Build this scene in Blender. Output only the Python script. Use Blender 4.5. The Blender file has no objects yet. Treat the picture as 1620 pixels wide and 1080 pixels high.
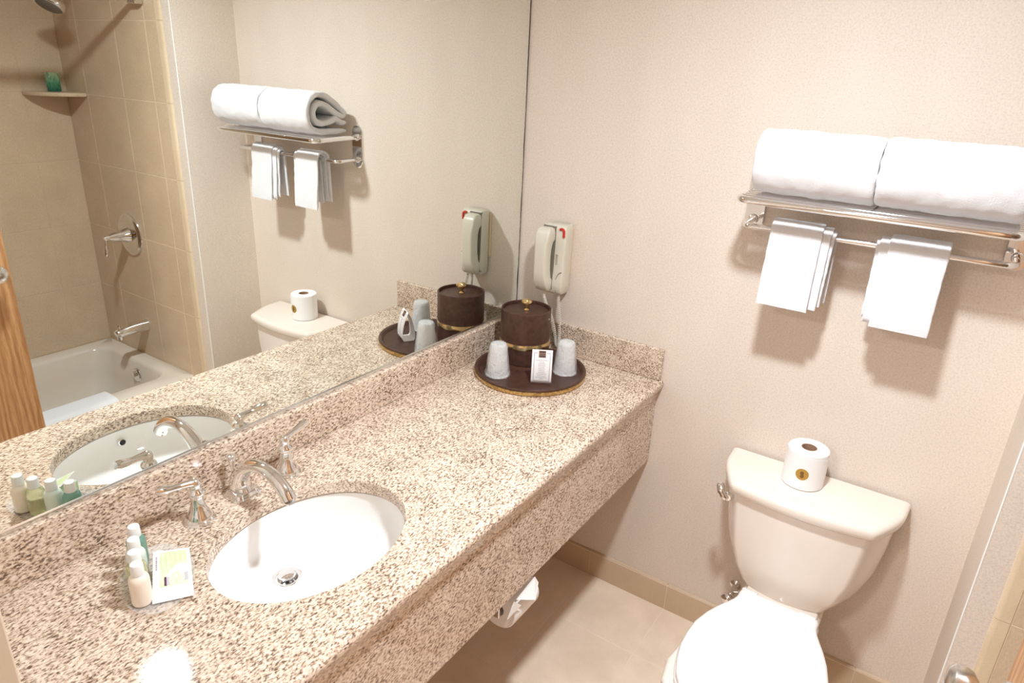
import bpy, bmesh, math, random
from mathutils import Vector, Matrix, noise
random.seed(7)
PI = math.pi
scene = bpy.context.scene
COL = scene.collection

# ------------------------------------------------------------------ camera
cam_data = bpy.data.cameras.new('camera')
cam_data.sensor_width = 36.0
cam_data.lens = 1095.15 * 36.0 / 1620.0
cam_data.clip_start = 0.02
cam = bpy.data.objects.new('camera', cam_data)
COL.objects.link(cam)
_r = Vector((0.82503166, 0.56340212, 0.04359818))
_u = Vector((-0.24024712, 0.27988453, 0.92948694))
_f = Vector((-0.51147246, 0.77733049, -0.36626934))
_m = Matrix(((_r.x, _u.x, -_f.x), (_r.y, _u.y, -_f.y), (_r.z, _u.z, -_f.z))).to_4x4()
_m.translation = Vector((1.2648, -1.9445, 1.7458))
cam.matrix_world = _m
scene.camera = cam

# ------------------------------------------------------------------ world, exposure
world = bpy.data.worlds.new('world')
scene.world = world
world.use_nodes = True
world.node_tree.nodes['Background'].inputs[0].default_value = (0.9, 0.85, 0.8, 1)
world.node_tree.nodes['Background'].inputs[1].default_value = 0.05
vs = scene.view_settings
vs.view_transform = 'Standard'
vs.look = 'None'
vs.gamma = 1.0
vs.use_curve_mapping = False
vs.exposure = 0.68
scene.cycles.max_bounces = 10
scene.cycles.sample_clamp_indirect = 0.0
scene.cycles.use_guiding = True
scene.cycles.diffuse_bounces = 5
scene.cycles.glossy_bounces = 8
scene.cycles.transmission_bounces = 10
scene.cycles.transparent_max_bounces = 10

LIGHT_XY = (0.96, -0.95)
CEIL = 2.27


def area_light(name, loc, size, power, color, parent=None, spread=180):
    d = bpy.data.lights.new(name, 'AREA')
    d.shape = 'DISK'
    d.size = size
    d.energy = power
    d.color = color
    d.spread = math.radians(spread)
    o = bpy.data.objects.new(name, d)
    COL.objects.link(o)
    o.location = loc
    if parent:
        o.parent = parent
        o.location = Vector(loc) - WORLD[parent.name]
    return o


# ------------------------------------------------------------------ material helpers
def srgb(r, g, b):
    def c(v):
        v /= 255.0
        return v / 12.92 if v <= 0.04045 else ((v + 0.055) / 1.055) ** 2.4
    return (c(r), c(g), c(b), 1.0)


def mat(name, color, rough=0.5, metal=0.0, **kw):
    m = bpy.data.materials.new(name)
    m.use_nodes = True
    p = m.node_tree.nodes['Principled BSDF']
    p.inputs['Base Color'].default_value = color
    p.inputs['Roughness'].default_value = rough
    p.inputs['Metallic'].default_value = metal
    for k, v in kw.items():
        p.inputs[k.replace('_', ' ')].default_value = v
    return m


class NT:
    """small node-tree helper"""
    def __init__(self, m):
        self.t = m.node_tree
        self.p = self.t.nodes['Principled BSDF']

    def n(self, kind, **kw):
        nd = self.t.nodes.new(kind)
        for k, v in kw.items():
            if k in nd.inputs:
                nd.inputs[k].default_value = v
            else:
                setattr(nd, k, v)
        return nd

    def l(self, a, b):
        self.t.links.new(a, b)

    def coords(self, scale=(1, 1, 1), rot=(0, 0, 0), world=True):
        if world:
            src = self.n('ShaderNodeNewGeometry').outputs['Position']
        else:
            src = self.n('ShaderNodeTexCoord').outputs['Object']
        mp = self.n('ShaderNodeMapping')
        mp.inputs['Scale'].default_value = scale
        mp.inputs['Rotation'].default_value = rot
        self.l(src, mp.inputs['Vector'])
        return mp.outputs['Vector']

    def noise(self, vec, scale, detail=3.0, rough=0.55):
        nd = self.n('ShaderNodeTexNoise')
        nd.inputs['Scale'].default_value = scale
        nd.inputs['Detail'].default_value = detail
        nd.inputs['Roughness'].default_value = rough
        self.l(vec, nd.inputs['Vector'])
        return nd.outputs['Fac']

    def ramp(self, fac, stops, interp='LINEAR'):
        nd = self.n('ShaderNodeValToRGB')
        r = nd.color_ramp
        r.interpolation = interp
        while len(r.elements) < len(stops):
            r.elements.new(0.5)
        for e, (p, c) in zip(r.elements, stops):
            e.position = p
            e.color = c if len(c) == 4 else (*c, 1)
        self.l(fac, nd.inputs['Fac'])
        return nd.outputs['Color']

    def mix(self, fac, a, b, mode='MIX'):
        nd = self.n('ShaderNodeMix', data_type='RGBA', blend_type=mode)
        for sock, v in ((nd.inputs[0], fac), (nd.inputs[6], a), (nd.inputs[7], b)):
            if hasattr(v, 'is_output'):
                self.l(v, sock)
            else:
                sock.default_value = v
        return nd.outputs[2]

    def bump(self, height, strength, dist):
        nd = self.n('ShaderNodeBump')
        nd.inputs['Strength'].default_value = strength
        nd.inputs['Distance'].default_value = dist
        self.l(height, nd.inputs['Height'])
        self.l(nd.outputs['Normal'], self.p.inputs['Normal'])

    def base(self, col):
        self.l(col, self.p.inputs['Base Color'])


def mul(c, k):
    return (c[0] * k, c[1] * k, c[2] * k, 1)


M = {}


def make_wallpaper(name, c):
    m = mat(name, c, 0.6)
    t = NT(m)
    v = t.coords((1, 1, 1))
    n1 = t.noise(v, 210, 3.0, 0.75)
    n2 = t.noise(t.coords((1.0, 1.0, 0.35)), 5, 2.0)
    c1 = t.ramp(n1, [(0.30, mul(c, 0.84)), (0.5, c), (0.70, mul(c, 1.10))])
    c2 = t.ramp(n2, [(0.3, (0.97, 0.96, 0.95)), (0.7, (1.02, 1.02, 1.02))])
    t.base(t.mix(1.0, c1, c2, 'MULTIPLY'))
    t.bump(n1, 0.25, 0.002)
    return m


M['wallpaper'] = make_wallpaper('wallpaper', srgb(227, 213, 200))
M['ceiling'] = mat('ceiling_paint', srgb(244, 241, 237), 0.8)
M['jamb'] = mat('cream_jamb_paint', srgb(226, 212, 192), 0.45)


def make_tile(name, c, streak=(1, 1, 1), var=0.06, rough=0.28, cloud=0.06, cs=7):
    m = mat(name, c, rough)
    t = NT(m)
    n1 = t.noise(t.coords(streak), 230, 2.0, 0.6)
    n2 = t.noise(t.coords((1, 1, 1)), cs, 4.0, 0.6)
    c1 = t.ramp(n1, [(0.3, mul(c, 1 - var)), (0.7, mul(c, 1 + var))])
    c2 = t.ramp(n2, [(0.3, (1 - cloud, 1 - cloud * 1.2, 1 - cloud * 1.5)), (0.7, (1 + cloud, 1 + cloud, 1 + cloud))])
    t.base(t.mix(1.0, c1, c2, 'MULTIPLY'))
    return m


M['tile'] = make_tile('tan_shower_tile', srgb(212, 188, 160), (1, 1, 0.5), 0.09)
M['tile_trim'] = make_tile('light_bullnose_tile', srgb(222, 200, 170), (1, 1, 1), 0.04)
M['grout'] = mat('light_tan_grout', srgb(228, 208, 180), 0.9)
M['tile_grout'] = mat('matching_tan_grout', srgb(213, 189, 160), 0.8)
M['floor'] = make_tile('sand_floor_tile', srgb(238, 217, 196), (1, 1, 1), 0.03, 0.3, 0.08, 7)
M['floor_grout'] = mat('floor_grout', srgb(238, 222, 202), 0.9)
M['base_tile'] = make_tile('taupe_baseboard_tile', srgb(205, 180, 152), (1, 1, 1), 0.03, 0.3, 0.04)
M['hall_floor'] = mat('hall_carpet', srgb(150, 130, 110), 0.95)


def make_granite():
    m = mat('speckled_granite', srgb(225, 198, 172), 0.07)
    t = NT(m)
    v = t.coords((1.0, 0.5, 1.0), (0.5, 0.3, 0.65))
    n1 = t.noise(v, 260, 4.0, 0.62)
    n2 = t.noise(t.coords((1, 1, 1)), 14, 3.0, 0.6)
    n3 = t.noise(t.coords((0.6, 1.0, 1.0), (0.2, 0.9, 0.3)), 75, 3.0, 0.6)
    # shift the speckle threshold with the large cloudy noise
    sh = t.n('ShaderNodeMath', operation='MULTIPLY_ADD')
    t.l(n2, sh.inputs[0]); sh.inputs[1].default_value = 0.16; sh.inputs[2].default_value = -0.08
    ad = t.n('ShaderNodeMath', operation='ADD')
    t.l(n1, ad.inputs[0]); t.l(sh.outputs[0], ad.inputs[1])
    c1 = t.ramp(ad.outputs[0], [(0.33, srgb(88, 71, 61)), (0.415, srgb(150, 126, 108)), (0.475, srgb(206, 182, 160)),
                                (0.55, srgb(228, 209, 190)), (0.72, srgb(242, 231, 219))])
    c2 = t.ramp(n3, [(0.36, (0.86, 0.82, 0.79)), (0.48, (1, 1, 1)), (0.66, (1.0, 1.0, 1.0)), (0.72, (1.06, 1.06, 1.08))])
    t.base(t.mix(1.0, c1, c2, 'MULTIPLY'))
    return m


M['granite'] = make_granite()
M['chrome'] = mat('chrome', (0.86, 0.86, 0.87, 1), 0.06, 1.0)
M['satin'] = mat('satin_steel', (0.72, 0.71, 0.70, 1), 0.22, 1.0)
M['brass'] = mat('polished_brass', srgb(236, 212, 160), 0.16, 1.0)
M['gold_paint'] = None
M['mirror'] = mat('silvered_mirror', (0.87, 0.90, 0.86, 1), 0.0, 1.0)
M['mirror_wear'] = mat('desilvered_black', srgb(70, 60, 52), 0.6)
M['ceramic'] = mat('white_ceramic', srgb(246, 243, 240), 0.08)
M['bone'] = mat('bone_ceramic', srgb(238, 226, 215), 0.12)
M['seat'] = mat('white_seat_plastic', srgb(244, 241, 238), 0.25)
M['tub'] = mat('tub_enamel', srgb(226, 214, 200), 0.15)
M['dark'] = mat('dark_void', srgb(30, 26, 24), 0.6)
M['rubber'] = mat('grey_rubber', srgb(120, 115, 108), 0.7)
M['paper'] = mat('white_tissue', srgb(246, 244, 243), 0.9)
M['card'] = mat('white_card', srgb(242, 238, 238), 0.6)
M['ink'] = mat('grey_brown_ink', srgb(120, 104, 104), 0.7)
M['ink_light'] = mat('light_grey_ink', srgb(176, 168, 170), 0.7)
M['ink_dark'] = mat('dark_brown_ink', srgb(74, 58, 52), 0.7)
M['emblem'] = mat('copper_emblem', srgb(150, 112, 92), 0.5)
M['cardboard'] = mat('cardboard_core', srgb(165, 130, 105), 0.9)
M['phone'] = mat('putty_plastic', srgb(214, 208, 192), 0.35)
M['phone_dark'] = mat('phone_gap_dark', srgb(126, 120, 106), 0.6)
M['phone_plate'] = mat('almond_plate', srgb(222, 196, 160), 0.4)
M['red'] = mat('red_lamp_plastic', srgb(196, 44, 34), 0.3)
M['cord'] = mat('cord_vinyl', srgb(222, 212, 198), 0.45)
M['sticker_gold'] = mat('gold_sticker', srgb(190, 150, 70), 0.35, 0.3)
M['sticker_dark'] = mat('gold_sticker_figure', srgb(120, 84, 40), 0.45)
M['light_lens'] = mat('lamp_lens', (1, 1, 1, 1), 0.5, Emission_Color=(1, 0.97, 0.92, 1), Emission_Strength=6.0)


def make_leather():
    m = mat('dark_brown_leatherette', srgb(74, 47, 38), 0.42)
    t = NT(m)
    n = t.noise(t.coords((1, 1, 1)), 60, 4, 0.6)
    t.base(t.ramp(n, [(0.3, srgb(64, 40, 32)), (0.7, srgb(88, 57, 47))]))
    t.bump(t.noise(t.coords((1, 1, 1)), 700, 2), 0.15, 0.001)
    return m


def make_gold():
    m = mat('worn_gold_band', srgb(206, 168, 100), 0.3, 0.8)
    t = NT(m)
    n = t.noise(t.coords((1, 1, 1)), 140, 3, 0.6)
    t.base(t.ramp(n, [(0.35, srgb(170, 130, 80)), (0.6, srgb(224, 190, 128))]))
    return m


def make_terry():
    m = mat('white_terry', srgb(234, 232, 234), 0.95, Sheen_Weight=0.3)
    t = NT(m)
    n = t.noise(t.coords((1, 1, 1)), 420, 3, 0.7)
    t.bump(n, 0.5, 0.004)
    return m


def make_oak():
    m = mat('honey_oak', srgb(190, 138, 88), 0.4)
    t = NT(m)
    v = t.coords((1, 16, 0.8))
    n1 = t.noise(v, 9, 5, 0.65)
    n2 = t.noise(t.coords((1, 60, 2.0)), 12, 3, 0.6)
    w = t.n('ShaderNodeTexWave', bands_direction='Y')
    w.inputs['Scale'].default_value = 9.0
    w.inputs['Distortion'].default_value = 7.0
    w.inputs['Detail'].default_value = 3.0
    w.inputs['Detail Scale'].default_value = 1.2
    t.l(t.coords((1, 1.6, 0.25)), w.inputs['Vector'])
    c1 = t.ramp(w.outputs['Fac'], [(0.1, srgb(176, 128, 86)), (0.5, srgb(190, 142, 98)), (0.9, srgb(198, 152, 108))])
    c2 = t.ramp(n1, [(0.35, (0.82, 0.78, 0.74)), (0.65, (1.05, 1.05, 1.05))])
    c3 = t.ramp(n2, [(0.38, (0.8, 0.75, 0.7)), (0.5, (1, 1, 1))])
    t.base(t.mix(1.0, t.mix(1.0, c1, c2, 'MULTIPLY'), c3, 'MULTIPLY'))
    return m


def make_cloudy_plastic():
    m = mat('frosted_cup_plastic', srgb(250, 248, 246), 0.15, Alpha=0.62)
    return m


def make_film():
    """thin crinkled wrapper film"""
    m = mat('crinkled_clear_film', srgb(252, 251, 252), 0.10, Alpha=0.36)
    t = NT(m)
    n = t.noise(t.coords((1, 1, 0.6)), 90, 3, 0.7)
    t.bump(n, 1.0, 0.012)
    return m


M['leather'] = make_leather()
M['gold_paint'] = make_gold()
M['terry'] = make_terry()
M['oak'] = make_oak()
M['cup'] = make_cloudy_plastic()
M['film'] = make_film()
M['clear'] = mat('clear_dish_plastic', (0.97, 0.97, 0.97, 1), 0.05, Alpha=0.22)
M['cap'] = mat('frosted_white_cap', srgb(238, 240, 240), 0.35)
M['lotion'] = mat('cream_lotion', srgb(244, 232, 217), 0.3)
M['liq_yellow'] = mat('pale_yellow_gel', srgb(238, 236, 196), 0.08, Transmission_Weight=0.6, IOR=1.35)
M['liq_mint'] = mat('pale_mint_lotion', srgb(222, 234, 226), 0.25)
M['liq_teal'] = mat('teal_gel', srgb(150, 196, 180), 0.08, Transmission_Weight=0.5, IOR=1.35)
M['label_clear'] = mat('silver_label_print', srgb(170, 182, 184), 0.4)
M['soap_green'] = mat('pale_green_soap_carton', srgb(206, 226, 186), 0.5)
M['purple'] = mat('plum_print', srgb(96, 54, 78), 0.5)
M['soap_grey'] = mat('soap_shade_print', srgb(196, 198, 206), 0.5)
M['soap_white'] = mat('soap_light_print', srgb(236, 236, 240), 0.5)


def make_leaf_print():
    m = mat('green_palm_print', srgb(200, 220, 170), 0.45)
    t = NT(m)
    w = t.n('ShaderNodeTexWave', bands_direction='DIAGONAL')
    w.inputs['Scale'].default_value = 55.0
    w.inputs['Distortion'].default_value = 2.0
    t.l(t.coords((1, 1, 1)), w.inputs['Vector'])
    n = t.noise(t.coords((1, 1, 1)), 24, 2)
    c1 = t.ramp(w.outputs['Fac'], [(0.2, srgb(222, 232, 200)), (0.8, srgb(236, 242, 222))])
    c2 = t.ramp(n, [(0.45, (1, 1, 1)), (0.62, (0.86, 0.94, 0.74))])
    t.base(t.mix(1.0, c1, c2, 'MULTIPLY'))
    return m


def make_box_print():
    m = mat('dark_green_leaf_print', srgb(40, 110, 80), 0.4)
    t = NT(m)
    g = t.n('ShaderNodeTexGradient')
    t.l(t.coords((12.0, 12.0, 12.0), (0, PI / 2, 0), world=False), g.inputs['Vector'])
    n = t.noise(t.coords((1, 1, 0.4), (0.6, 0, 0)), 120, 3)
    c1 = t.ramp(g.outputs['Fac'], [(0.05, srgb(38, 104, 88)), (0.45, srgb(86, 158, 118)), (0.9, srgb(196, 232, 196))])
    c2 = t.ramp(n, [(0.40, (0.5, 0.6, 0.62)), (0.50, (1, 1, 1))])
    t.base(t.mix(1.0, c1, c2, 'MULTIPLY'))
    return m


M['leaf_print'] = make_leaf_print()
M['box_print'] = make_box_print()

# ------------------------------------------------------------------ mesh helpers
WORLD = {}


class MB:
    def __init__(self):
        self.v = []
        self.f = []

    def add(self, verts, faces):
        o = len(self.v)
        self.v += [tuple(p) for p in verts]
        self.f += [tuple(i + o for i in q) for q in faces]
        return self

    def box(self, x0, x1, y0, y1, z0, z1):
        x0, x1 = min(x0, x1), max(x0, x1); y0, y1 = min(y0, y1), max(y0, y1); z0, z1 = min(z0, z1), max(z0, z1)
        vs_ = [(x0, y0, z0), (x1, y0, z0), (x1, y1, z0), (x0, y1, z0), (x0, y0, z1), (x1, y0, z1), (x1, y1, z1), (x0, y1, z1)]
        return self.add(vs_, [(0, 3, 2, 1), (4, 5, 6, 7), (0, 1, 5, 4), (1, 2, 6, 5), (2, 3, 7, 6), (3, 0, 4, 7)])

    def loft(self, rings, cap0=True, cap1=True, closed=True):
        """rings: lists of equally many points"""
        n = len(rings[0])
        vs_ = [p for r in rings for p in r]
        fs = []
        for i in range(len(rings) - 1):
            for j in range(n if closed else n - 1):
                a, b = i * n + j, i * n + (j + 1) % n
                fs.append((a, b, b + n, a + n))
        if cap0:
            fs.append(tuple(range(n - 1, -1, -1)))
        if cap1:
            fs.append(tuple(range((len(rings) - 1) * n, len(rings) * n)))
        return self.add(vs_, fs)

    def lathe(self, prof, c=(0, 0, 0), n=32, axis='z', cap=True):
        """prof: (radius, height) pairs; axis through c"""
        rings = []
        for r, h in prof:
            ring = []
            for k in range(n):
                a = 2 * PI * k / n
                x, y = max(r, 1e-5) * math.cos(a), max(r, 1e-5) * math.sin(a)
                if axis == 'z':
                    p = (c[0] + x, c[1] + y, c[2] + h)
                elif axis == 'y':
                    p = (c[0] + x, c[1] + h, c[2] - y)
                else:
                    p = (c[0] + h, c[1] + x, c[2] + y)
                ring.append(p)
            rings.append(ring)
        return self.loft(rings, cap, cap)

    def tube(self, path, rad, n=12, cap=True, squash=None):
        """round tube along path; rad is one radius or one per point; squash = (up vector, factor)"""
        P = [Vector(p) for p in path]
        R = rad if isinstance(rad, (list, tuple)) else [rad] * len(P)
        T = []
        for i in range(len(P)):
            a = P[max(0, i - 1)]; b = P[min(len(P) - 1, i + 1)]
            T.append((b - a).normalized())
        ref = Vector((0, 0, 1)) if abs(T[0].z) < 0.9 else Vector((0, 1, 0))
        nrm = (ref - T[0] * ref.dot(T[0])).normalized()
        rings = []
        for i, p in enumerate(P):
            nrm = (nrm - T[i] * nrm.dot(T[i])).normalized()
            bi = T[i].cross(nrm)
            fn, fb = (1, 1) if not squash else squash
            if isinstance(fn, (list, tuple)):
                fn_i, fb_i = fn[i], fb[i]
            else:
                fn_i, fb_i = fn, fb
            rings.append([p + nrm * (R[i] * fn_i * math.cos(2 * PI * k / n)) + bi * (R[i] * fb_i * math.sin(2 * PI * k / n)) for k in range(n)])
        return self.loft(rings, cap, cap)

    def sphere(self, c, r, n=20, m=12, sx=1, sy=1, sz=1):
        rings = []
        for i in range(m + 1):
            t = -PI / 2 + PI * i / m
            rr = max(math.cos(t), 1e-4)
            rings.append([(c[0] + r * sx * rr * math.cos(2 * PI * k / n), c[1] + r * sy * rr * math.sin(2 * PI * k / n), c[2] + r * sz * math.sin(t)) for k in range(n)])
        return self.loft(rings)

    def prism(self, poly, z0, z1):
        return self.loft([[(x, y, z0) for x, y in poly], [(x, y, z1) for x, y in poly]])

    def build(self, name, m, parent=None, smooth=False, bevel=0.0, segs=2, origin=None, sub=0, angle=40):
        me = bpy.data.meshes.new(name)
        if parent is not None:
            off = WORLD[parent.name]
        elif origin is not None:
            off = Vector(origin)
        else:
            xs, ys, zs = zip(*self.v)
            off = Vector(((min(xs) + max(xs)) / 2, (min(ys) + max(ys)) / 2, min(zs)))
        me.from_pydata([tuple(Vector(p) - off) for p in self.v], [], self.f)
        bm = bmesh.new(); bm.from_mesh(me)
        bmesh.ops.recalc_face_normals(bm, faces=bm.faces)
        bm.to_mesh(me); bm.free()
        o = bpy.data.objects.new(name, me)
        COL.objects.link(o)
        if m is not None:
            me.materials.append(M[m] if isinstance(m, str) else m)
        if parent is not None:
            o.parent = parent
            WORLD[o.name] = Vector(off)
        else:
            o.location = off
            WORLD[o.name] = Vector(off)
        if bevel > 0:
            b = o.modifiers.new('bevel', 'BEVEL')
            b.width = bevel; b.segments = segs; b.limit_method = 'ANGLE'; b.angle_limit = math.radians(30)
        if sub:
            s = o.modifiers.new('subd', 'SUBSURF')
            s.levels = s.render_levels = sub
        if smooth:
            for p in me.polygons:
                p.use_smooth = True
            if not sub:
                me.set_sharp_from_angle(angle=math.radians(angle))
        return o


def thing(name, loc, label, cat, group=None):
    o = bpy.data.objects.new(name, None)
    o.empty_display_size = 0.05
    COL.objects.link(o)
    o.location = loc
    WORLD[o.name] = Vector(loc)
    return tag(o, label, cat, group)


def tag(o, label, cat, group=None):
    o['label'] = label
    o['category'] = cat
    if group:
        o['group'] = group
    return o


def struct(o, label=None):
    o['kind'] = 'structure'
    if label:
        o['label'] = label
    return o


def rrect(cx, cy, hx, hy, r, n=6):
    pts = []
    for sx, sy, a0 in ((1, 1, 0), (-1, 1, PI / 2), (-1, -1, PI), (1, -1, 3 * PI / 2)):
        for k in range(n + 1):
            a = a0 + PI / 2 * k / n
            pts.append((cx + sx * (hx - r) + r * math.cos(a), cy + sy * (hy - r) + r * math.sin(a)))
    return pts


def smooth_path(pts, n=8):
    """Catmull-Rom through pts"""
    P = [Vector(p) for p in pts]
    P = [P[0] * 2 - P[1]] + P + [P[-1] * 2 - P[-2]]
    out = []
    for i in range(1, len(P) - 2):
        for k in range(n):
            t = k / n
            a, b, c, d = P[i - 1], P[i], P[i + 1], P[i + 2]
            out.append(0.5 * ((2 * b) + (c - a) * t + (2 * a - 5 * b + 4 * c - d) * t * t + (3 * b - a - 3 * c + d) * t ** 3))
    out.append(P[-2])
    return out


def interp(tab, x):
    for (x0, y0), (x1, y1) in zip(tab, tab[1:]):
        if (x0 <= x <= x1) or (x1 <= x <= x0):
            return y0 + (y1 - y0) * (x - x0) / (x1 - x0)
    return tab[-1][1]


def piece(name, me, parent, loc):
    """a repeat that shares mesh data, placed in world coordinates under parent"""
    o = bpy.data.objects.new(name, me)
    COL.objects.link(o)
    o.parent = parent
    o.location = Vector(loc) - WORLD[parent.name]
    return o


def tile_mesh(name, sx, sy, sz, m, cham=0.0012, face=None):
    """centred box with a small chamfer around the face looking along `face`"""
    me = bpy.data.meshes.new(name)
    bm = bmesh.new()
    bmesh.ops.create_cube(bm, size=1.0)
    for v in bm.verts:
        v.co = Vector((v.co.x * sx, v.co.y * sy, v.co.z * sz))
    bmesh.ops.bevel(bm, geom=[e for e in bm.edges], offset=cham, segments=1, affect='EDGES')
    bm.to_mesh(me); bm.free()
    me.materials.append(M[m])
    return me


# ------------------------------------------------------------------ dimensions
H = 0.848          # counter top
ZS = 0.952         # top of backsplash
XW = -0.008        # mirror wall surface
YD = -1.784        # doorway wall, room side
YB = -0.28         # front of the tub alcove wall (tile face at -0.286)
XJ = 1.458         # jamb of the alcove wall
XR = 2.371         # tub wall behind the tiles
XT = 1.605         # tub apron

# ------------------------------------------------------------------ the room
floor = struct(MB().box(-0.10, 2.47, YD - 0.12, 0.1, -0.08, -0.0006).build('floor', 'floor_grout', origin=(0.8, -0.9, -0.08)))
xs = [-0.008, 0.078, 0.382, 0.684, 0.988, 1.292, 1.600]
ys = [-0.0, -0.263, -0.572, -0.88, -1.185, -1.49, -1.79]
cache = {}
for i in range(len(xs) - 1):
    for j in range(len(ys) - 1):
        w, d = xs[i + 1] - xs[i] - 0.002, ys[j] - ys[j + 1] - 0.002
        k = (round(w, 3), round(d, 3))
        if k not in cache:
            cache[k] = tile_mesh('floor_tile', w, d, 0.008, 'floor', 0.0008)
        piece('floor_tile', cache[k], floor, ((xs[i] + xs[i + 1]) / 2, (ys[j] + ys[j + 1]) / 2, -0.004))
hall_floor = struct(MB().box(-0.6, 2.6, -3.4, YD - 0.12, -0.08, 0.0).build('floor_hall', 'hall_floor'))
struct(MB().box(-0.62, 2.62, -3.42, 0.12, CEIL, CEIL + 0.08).build('ceiling', 'ceiling'))
wall_back = struct(MB().box(-0.12, XJ + 0.02, 0.0, 0.12, -0.08, CEIL).build('wall_back', 'wallpaper'))
wall_mirror = struct(MB().box(-0.12, XW, YD - 0.12, 0.0, -0.08, CEIL).build('wall_left', 'wallpaper'))
wall_alcove = struct(MB().box(XJ, 2.5, YB, 0.12, -0.08, CEIL).build('wall_alcove', 'wallpaper'))
wall_right = struct(MB().box(XR, 2.5, -1.93, YB, -0.08, CEIL).box(XR - 0.0050, XR, -1.812, YB - 0.006, 0.0, CEIL).build('wall_right', 'tile_grout'))
# doorway wall: wing beside the counter, tub end, header
struct(MB().box(XW, 0.585, YD - 0.12, YD, 0.0, CEIL).build('wall_front', 'wallpaper'))
struct(MB().box(1.50, XR, -1.93, -1.812, 0.0, CEIL).build('wall_tub_end', 'tile'))
struct(MB().box(0.585, 1.50, YD - 0.12, YD, 2.06, CEIL).build('wall_header', 'wallpaper'))
jl = struct(MB().box(0.585, 0.600, YD - 0.135, YD + 0.003, 0.0, 2.06).build('trim_1', 'jamb', bevel=0.002))
struct(MB().box(1.483, 1.50, YD - 0.135, YD - 0.02, 0.0, 2.06).build('trim_2', 'jamb', bevel=0.002))
struct(MB().box(0.600, 1.483, YD - 0.135, YD - 0.02, 2.045, 2.06).build('trim_3', 'jamb', bevel=0.002))
# hall behind the doorway
struct(MB().box(-0.62, 2.62, -3.42, -3.30, 0.0, CEIL).build('wall_hall_back', 'wallpaper'))
struct(MB().box(-0.62, -0.50, -3.30, YD - 0.12, 0.0, CEIL).build('wall_hall_left', 'wallpaper'))
struct(MB().box(2.50, 2.62, -3.30, YD - 0.12, 0.0, CEIL).build('wall_hall_right', 'wallpaper'))

# wallpaper seam bead on the outer corner of the alcove wall
struct(MB().tube([(XJ + 0.001, YB + 0.001, 0.105), (XJ + 0.001, YB + 0.001, CEIL)], 0.0022, 8).build('trim_4', 'ceiling', smooth=True))

# shower tiles on the valve wall: rows 305 mm high
rows = [0.334, 0.638, 0.944, 1.249, 1.555, 1.860, 2.165, CEIL]
cols = [1.546, 1.630, 1.865, 2.175, 2.365]
struct(MB().box(1.522, XR, YB - 0.0056, YB, 0.0, CEIL).build('wall_valve', 'grout'))
wv = bpy.data.objects['wall_valve']
for i in range(len(rows) - 1):
    for j in range(len(cols) - 1):
        w, h = cols[j + 1] - cols[j] - 0.0022, rows[i + 1] - rows[i] - 0.0022
        k = ('v', round(w, 3), round(h, 3))
        if k not in cache:
            cache[k] = tile_mesh('shower_tile', w, 0.006, h, 'tile')
        piece('shower_tile', cache[k], wv, ((cols[j] + cols[j + 1]) / 2, -0.2830 - 0.0005, (rows[i] + rows[i + 1]) / 2))
brow = [0.0] + rows
for i in range(len(brow) - 1):
    h = brow[i + 1] - brow[i] - 0.0015
    mb = MB().loft([[(1.513, YB, z), (1.513, YB - 0.002, z), (1.517, YB - 0.006, z), (1.524, YB - 0.0075, z), (1.545, YB - 0.0075, z), (1.545, YB, z)]
                    for z in (brow[i] + 0.0007, brow[i + 1] - 0.0007)])
    mb.build('bullnose_tile', 'tile_trim', wv, smooth=True)
# long tub wall
lcols = [-0.287, -0.47, -0.775, -1.08, -1.385, -1.69, -1.812]
for i in range(len(rows) - 1):
    for j in range(len(lcols) - 1):
        w, h = lcols[j] - lcols[j + 1] - 0.0022, rows[i + 1] - rows[i] - 0.0022
        k = ('l', round(w, 3), round(h, 3))
        if k not in cache:
            cache[k] = tile_mesh('shower_tile', 0.006, w, h, 'tile')
        piece('shower_tile', cache[k], wall_right, (XR - 0.0030, (lcols[j] + lcols[j + 1]) / 2, (rows[i] + rows[i + 1]) / 2))

# baseboard tiles along the back wall and the alcove jamb
bb = struct(MB().box(XW, XJ, -0.0092, 0.0, 0.0, 0.100).build('baseboard_back', 'floor_grout'))
bx = [-0.008, 0.081, 0.382, 0.684, 0.986, 1.288, 1.457]
for i in range(len(bx) - 1):
    x0, x1 = bx[i] + 0.0008, bx[i + 1] - 0.0008
    MB().loft([[(x, 0.0, 0.0), (x, -0.010, 0.0), (x, -0.010, 0.096), (x, -0.008, 0.102), (x, -0.004, 0.1045), (x, 0.0, 0.105)] for x in (x0, x1)]).build('baseboard_tile', 'base_tile', bb, smooth=True)
bj = struct(MB().box(XJ - 0.003, XJ, YB, -0.010, 0.0, 0.103).build('baseboard_jamb', 'floor_grout'))
MB().loft([[(XJ, y, 0.0), (XJ - 0.010, y, 0.0), (XJ - 0.010, y, 0.096), (XJ - 0.008, y, 0.102), (XJ - 0.004, y, 0.1045), (XJ, y, 0.105)] for y in (YB + 0.001, -0.0105)]).build('baseboard_tile', 'base_tile', bj, smooth=True)

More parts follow.
